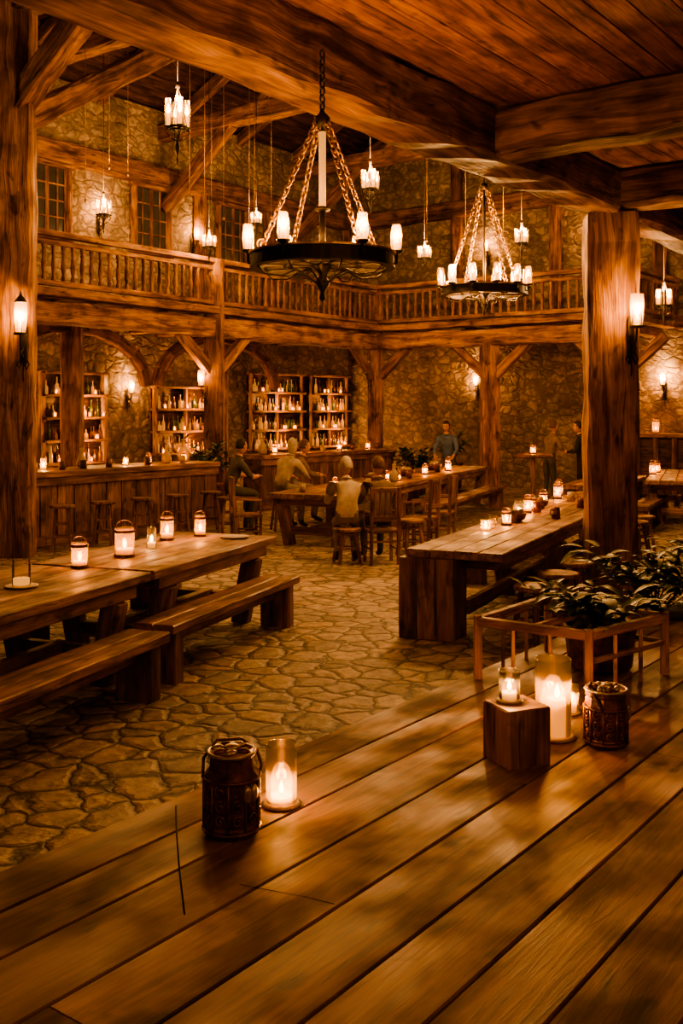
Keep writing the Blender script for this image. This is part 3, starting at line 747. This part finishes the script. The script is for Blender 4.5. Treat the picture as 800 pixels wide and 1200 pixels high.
def hurricane(loc,r,h,wr,wh,pw,fl=.05,kind=GLF,name='hurricane_candle',woff=(0,0)):
    b=MB()
    b.lathe([(r*.2,0),(r*1.25,.002),(r*1.28,.008),(r*1.0,.01)],(0,0,0),CER,28)
    b.lathe([(r*.98,.01),(r,.02),(r,h*.5),(r*1.0,h),(r*.97,h),(r*.97,h*.5),(r*.96,.012)],(0,0,0),kind,32,cap=False)
    b.torus((0,0,h),r*.985,.0025,GLC,(0,0,1),32)
    b.lathe([(wr*.96,.012),(wr,.02),(wr,wh*.97),(wr*.93,wh),(wr*.6,wh*.96),(.002,wh*.95)],(woff[0],woff[1],0),WAX,24)
    b.tube([(woff[0],woff[1],wh*.95),(woff[0]+.002,woff[1],wh*.95+.016)],.0016,GAP,4)
    b.flame((woff[0],woff[1],wh*.95+.008),fl,FL)
    o=b.done(name,loc); light(o,(woff[0],woff[1],wh+fl*.8),pw,.02,k=1.35)
    return o
hurricane((-.213,3.63,DZ),.055,.215,.045,.035,2.4,.045)
hurricane((.905,4.38,DZ),.076,.335,.045,.17,4.5,.06,woff=(.015,-.01))
hurricane((1.06,4.72,DZ),.032,.13,.025,.05,1.5,.04,name='votive_glass')
b=MB(); b.box((0,0,.11),(.195,.195,.22),WT,.001,.006,.1); b.box((0,0,.222),(.185,.185,.006),WF,0,.001)
o=b.done('wooden_block',(.70,4.10,DZ),math.radians(24))
hurricane((.675,4.12,DZ+.226),.042,.125,.034,.04,2.2,.045,GLC,'votive_glass')

def plant(b,c,n,rad,hgt,ll,mats=(LEAF,LEAF,LEAF2)):
    c=Vector(c)
    for i in range(n):
        a=rr(0,6.283); tip=c+Vector((math.cos(a)*rad*rr(.3,1),math.sin(a)*rad*rr(.3,1),hgt*rr(.35,1)))
        mid=(c+tip)/2+Vector((0,0,hgt*.2)); 
        b.tube([c,mid,tip],[.006,.004,.002],SOIL,5)
        for k in range(9):
            f=.35+.65*k/8; base=c.lerp(mid,f*2) if f<.5 else mid.lerp(tip,(f-.5)*2)
            th=rr(0,6.283) if k<8 else a; el=rr(-.35,.7)
            d=Vector((math.cos(th)*math.cos(el),math.sin(th)*math.cos(el),math.sin(el)))
            L=ll*rr(.6,1.15); w=L*rr(.17,.25); sd=d.cross(Vector((0,0,1))).normalized(); up=sd.cross(d)
            p=[]
            for q,wf,dz in ((0,.05,0),(.25,.8,.03),(.5,1,.03),(.78,.6,-.02),(1,.03,-.12)):
                m=base+d*(L*q)+up*(L*dz); p+= [m-sd*w*wf+up*w*.25*wf, m, m+sd*w*wf+up*w*.25*wf]
            fs=[]
            for q in range(4):
                for e in range(2): fs.append([q*3+e,q*3+e+1,(q+1)*3+e+1,(q+1)*3+e])
            b.add([x[:] for x in p],fs,random.choice(mats),None,True)
b=MB()
q=[(.71,5.33),(1.20,4.98),(1.71,5.42),(1.20,5.95)]
zt=.30
for x,y in q: b.beam((x,y,DZ),(x,y,DZ+zt+.03),.04,.04,WF,.001,.2)
for i in range(4):
    p0=q[i];p1=q[(i+1)%4]
    b.beam((*p0,DZ+zt),(*p1,DZ+zt),.045,.045,WF,.001,.2)
    b.beam((*p0,DZ+.17),(*p1,DZ+.17),.022,.025,WF,.001,.2) if i in(1,2) else None
    for k in range(1,3):
        f=k/3; x=p0[0]+(p1[0]-p0[0])*f; y=p0[1]+(p1[1]-p0[1])*f
        b.beam((x,y,DZ+.0),(x,y,DZ+zt),.018,.018,WF,0,.5) 
b.beam((.96,5.16,DZ+zt+.0),(1.45,5.69,DZ+zt),.03,.03,WF,0,.4)
b.done('plant_stand')
b=MB(); b.M=Matrix.Translation((1.4,5.55,DZ))
b.lathe([(.13,0),(.17,.02),(.19,.2),(.2,.24),(.18,.24),(.17,.2)],(0,0,0),TIN,20); b.lathe([(.175,.19),(.001,.21)],(0,0,0),SOIL,16,cap=False)
plant(b,(0,0,.2),22,.45,.24,.16); b.done('potted_shrub')
b=MB(); b.M=Matrix.Translation((2.35,7.0,0.0))
b.box((0,0,.3),(.9,.5,.6),WK,.003,.02); b.box((0,0,.61),(.84,.44,.03),SOIL)
plant(b,(-.2,0,.6),20,.62,.45,.2); plant(b,(.3,.1,.6),20,.6,.5,.2); b.done('planter_box_shrub')
b=MB(); b.lathe([(.15,0),(.22,.03),(.26,.4),(.28,.45),(.25,.45)],(0,0,0),TIN,18); plant(b,(0,0,.42),22,.6,.7,.25); b.done('potted_shrub',(1.75,24.0,0))
for loc,s in ((Hh(-6.7,.9,0),1.1),(Hh(2.2,9.6,0),1.2),(Hh(2.0,1.0,0),1.0)):
    b=MB(); b.lathe([(.15,0),(.22,.03),(.26,.6),(.28,.65),(.25,.65)],(0,0,0),TIN,18); plant(b,(0,0,.6),20,.5*s,.8*s,.24); b.done('potted_shrub',loc)

# ---------------------------------------------------------------- people
def cloth(name,c): return plain(name,c,.85,0,.25,9,None,0,.15,.3)
SK=plain('skin',(.52,.28,.17),.5,0,.08,10)
LIP=plain('lips',(.3,.1,.07),.5)
HG=plain('hair_grey',(.42,.36,.28),.7,0,.3,60,None,0,.3,.6); HB=plain('hair_brown',(.12,.06,.025),.65,0,.4,60,None,0,.3,.6); HD=plain('hair_dark',(.03,.02,.013),.6,0,.4,60,None,0,.3,.6)
SHOE=plain('shoe_leather',(.03,.018,.012),.4)
def person(loc,yaw,J,shirt,trou,hair,longhair=False,sleeve=True,turn=0.0,tilt=0.0,name='seated_person'):
    names=['pelvis','waist','chest','neckb','neck','shL','elL','wrL','paL','shR','elR','wrR','paR','hipL','knL','anL','toL','hipR','knR','anR','toR']
    rad=dict(pelvis=(.155,.125),waist=(.14,.115),chest=(.165,.125),neckb=(.075,.07),neck=(.054,.054),sh=(.078,.075),el=(.048,.048),wr=(.032,.03),pa=(.036,.022),hip=(.098,.098),kn=(.064,.064),an=(.042,.045),to=(.045,.035))
    ed=[('pelvis','waist'),('waist','chest'),('chest','neckb'),('neckb','neck'),('chest','shL'),('shL','elL'),('elL','wrL'),('wrL','paL'),('chest','shR'),('shR','elR'),('elR','wrR'),('wrR','paR'),('pelvis','hipL'),('hipL','knL'),('knL','anL'),('anL','toL'),('pelvis','hipR'),('hipR','knR'),('knR','anR'),('anR','toR')]
    me=bpy.data.meshes.new('sk'); me.from_pydata([J[n] for n in names],[(names.index(a),names.index(c)) for a,c in ed],[])
    ob=bpy.data.objects.new('sk',me); bpy.context.scene.collection.objects.link(ob)
    md=ob.modifiers.new('s','SKIN'); md.branch_smoothing=.6
    sv=me.skin_vertices[0].data if me.skin_vertices else None
    if sv is None:
        bpy.context.view_layer.objects.active=ob; bpy.ops.mesh.customdata_skin_add(); sv=me.skin_vertices[0].data
    for i,n in enumerate(names):
        k=n if n in rad else n[:-1]; sv[i].radius=rad[k]; sv[i].use_root=(i==0)
    sb=ob.modifiers.new('u','SUBSURF'); sb.levels=2; sb.render_levels=2
    dg=bpy.context.evaluated_depsgraph_get(); ev=ob.evaluated_get(dg); m2=ev.to_mesh()
    vs=[v.co.copy() for v in m2.vertices]; fs=[list(p.vertices) for p in m2.polygons]
    ev.to_mesh_clear(); bpy.data.objects.remove(ob)
    b=MB()
    seg=[(Vector(J[a]),Vector(J[c]),a,c) for a,c in ed]
    groups={}
    for f in fs:
        c=sum((vs[i] for i in f),Vector())/len(f); best=None;bd=9
        for p,q,a,d in seg:
            w=q-p; t=max(0,min(1,(c-p).dot(w)/w.length_squared)); k=(c-(p+w*t)).length
            if k<bd: bd=k;best=(a,d,t)
        a,d,t=best
        if d in('neck',) : m=SK
        elif d[:2]=='pa': m=SK
        elif d[:2]=='wr': m=shirt if sleeve and t<.9 else SK
        elif d[:2] in('hi','kn'): m=trou
        elif d[:2]=='an': m=trou if t<.9 else SHOE
        elif d[:2]=='to': m=SHOE
        elif a=='pelvis' and t<.25: m=trou
        else: m=shirt
        groups.setdefault(m.name,(m,[]))[1].append(f)
    base=len(b.v); first=True
    for nm,(m,fl) in groups.items():
        if first: b.add([v[:] for v in vs],fl,m,None,True); first=False
        else:
            i=b.mi(m)
            for f in fl: b.f.append([base+j for j in f]); b.m.append(i); b.sm.append(True)
    for S,sx in (('L',-1),('R',1)):
        pa=Vector(J['pa'+S]); wr=Vector(J['wr'+S]); d=(pa-wr).normalized(); sd=d.cross(Vector((0,0,1)))
        sd=sd.normalized() if sd.length>.1 else Vector((1,0,0)); dn=Vector((0,0,-1)) if abs(d.z)<.7 else Vector((0,1,0))
        for k,(o,l) in enumerate(((-.027,.055),(-.009,.07),(.009,.066),(.027,.052))):
            p=pa+sd*o; b.tube([p,p+d*l*.5,p+d*l*.85+dn*.012,p+d*l+dn*.03],[.0095,.009,.008,.006],SK,6)
        q=pa-d*.02-sd*sx*.028; b.tube([q,q-sd*sx*.025+d*.02,q-sd*sx*.03+d*.045+dn*.01],[.011,.01,.007],SK,6)
    nk=Vector(J['neck']); hd=Matrix.Translation(nk+Vector((0,.015,.105)))@Matrix.Rotation(turn,4,'Z')@Matrix.Rotation(-tilt,4,'X'); b.M=hd
    def face(d,q):
        q=q.copy()
        if d.z<0: q.x*=1-.28*(-d.z)**1.3; q.y*=1-.1*(-d.z); q.y+=.012*(-d.z)
        g=lambda cx,cz,s:math.exp(-(((d.x-cx)**2+(d.z-cz)**2)/s))*(1 if d.y>0 else 0)
        q.y+=.022*g(0,-.12,.012)+.008*g(0,.22,.05)-.01*g(.36,.04,.02)-.01*g(-.36,.04,.02)+.006*g(0,-.5,.03)
        return q
    b.ball((0,0,0),(.076,.096,.12),SK,28,20,face)
    for sx in (-1,1):
        b.ball((sx*.03,.08,.005),.012,CER,8,6); b.ball((sx*.03,.0905,.005),.005,HD,6,5)
        b.ball((sx*.078,-.005,-.005),(.012,.02,.032),SK,8,6)
        b.tube([(sx*.045,.083,.03),(sx*.03,.092,.034),(sx*.014,.093,.03)],.004,hair,5)
    b.tube([(-.022,.082,-.062),(0,.09,-.06),(.022,.082,-.062)],.0045,LIP,5)
    def hairf(d,q):
        q=q.copy()
        if d.y>.25 and d.z<.5: q*=.82
        elif d.z<-.45 and not longhair: q*=.8
        elif longhair and d.z<-.2 and d.y<.25: q.z*=1.5; q.y-=.01
        return q*(1+.02*math.sin(d.x*23+d.z*17))
    b.ball((0,-.008,.012),(.085,.104,.126),hair,28,20,hairf)
    b.M=Matrix.Identity(4)
    c=nk.lerp(Vector(J['neckb']),.75); b.torus(c,.066,.014,shirt,(nk-Vector(J['neckb'])),16)
    return b.done(name,loc,yaw)
def seated(seat,lean=.08,feet=.42,hand=(.17,.42,.82),kn=.44):
    J={}
    pz=seat+.11
    J['pelvis']=(0,0,pz); J['waist']=(0,lean*.3-.02,pz+.2); J['chest']=(0,lean*.8,pz+.37); J['neckb']=(0,lean+.01,pz+.5); J['neck']=(0,lean+.04,pz+.58)
    for S,s in (('L',-1),('R',1)):
        J['sh'+S]=(s*.185,lean*.85,pz+.43); J['el'+S]=(s*.25,lean+.12,pz+.2)
        h=Vector((s*hand[0],hand[1],hand[2])); e=Vector(J['el'+S]); d=(h-e)
        J['wr'+S]=tuple(e+d*.78); J['pa'+S]=tuple(h)
        J['hip'+S]=(s*.1,.03,pz-.01); J['kn'+S]=(s*.12,kn,seat+.05); J['an'+S]=(s*.11,feet,.09); J['to'+S]=(s*.12,feet+.15,.045)
    return J
def standing(lean=.0,hand=(.2,.35,1.05)):
    J={}
    J['pelvis']=(0,-lean*.3,.95); J['waist']=(0,lean*.2,1.12); J['chest']=(0,lean*.7,1.3); J['neckb']=(0,lean,1.44); J['neck']=(0,lean+.03,1.52)
    for S,s in (('L',-1),('R',1)):
        J['sh'+S]=(s*.185,lean*.85,1.37); J['el'+S]=(s*.26,lean+.06,1.1); h=Vector((s*hand[0],hand[1],hand[2])); e=Vector(J['el'+S]); J['wr'+S]=tuple(e+(h-e)*.78); J['pa'+S]=tuple(h)
        J['hip'+S]=(s*.1,-lean*.2,.92); J['kn'+S]=(s*.11,.02,.5); J['an'+S]=(s*.11,-.03,.09); J['to'+S]=(s*.13,.13,.045)
    return J
beige=cloth('cloth_beige',(.55,.45,.32)); char=cloth('cloth_charcoal',(.09,.085,.085)); blue=cloth('cloth_blue',(.11,.15,.24)); grey=cloth('cloth_grey',(.24,.21,.2)); tan=cloth('cloth_tan',(.45,.38,.28)); brn=cloth('cloth_brown',(.2,.14,.09)); blk=cloth('cloth_black',(.03,.03,.033))
stool(.46,.19).done('wooden_stool',(.07,13.35,0),.3)
person((.07,13.35,0),math.radians(4),seated(.46,.1,-.02,(.16,.5,.84),.30),beige,grey,HG)
person((.52,13.38,0),math.radians(15),seated(.46,.1,.4,(.16,.46,.84)),brn,char,HB,turn=.2)
stool(.62,.19).done('bar_stool',(-1.78,16.2,0),.3)
person((-1.78,16.2,0),math.radians(-62),seated(.62,.16,.32,(.16,.45,.95),.42),char,char,HD,sleeve=False,turn=.3)
stool(.6,.19).done('bar_stool',(-1.0,17.0,0),.3)
person((-1.0,17.0,0),math.radians(-40),seated(.6,.22,.36,(.16,.5,.85),.42),tan,grey,HG,longhair=True,turn=.5)
stool(.55,.19).done('bar_stool',(-.85,18.1,0),.3)
person((-.85,18.1,0),math.radians(-80),seated(.55,.15,.36,(.16,.5,.85),.42),brn,grey,HB,turn=.2)
person((2.42,23.2,0),math.radians(160),standing(.16,(.2,.42,.95)),blue,char,HD,tilt=.3,name='standing_person')
person((5.15,22.0,0),math.radians(70),standing(.03,(.18,.34,1.1)),blk,blk,HD,name='standing_person')
person((4.55,22.4,0),math.radians(-60),standing(.08,(.18,.36,1.1)),brn,char,HB,name='standing_person')

w=bpy.data.worlds.new('world'); bpy.context.scene.world=w; w.use_nodes=True
w.node_tree.nodes['Background'].inputs[0].default_value=(.02,.012,.006,1)
sc=bpy.context.scene
sc.view_settings.view_transform='AgX'
try: sc.view_settings.look='AgX - Medium High Contrast'
except Exception: pass
sc.view_settings.exposure=.95
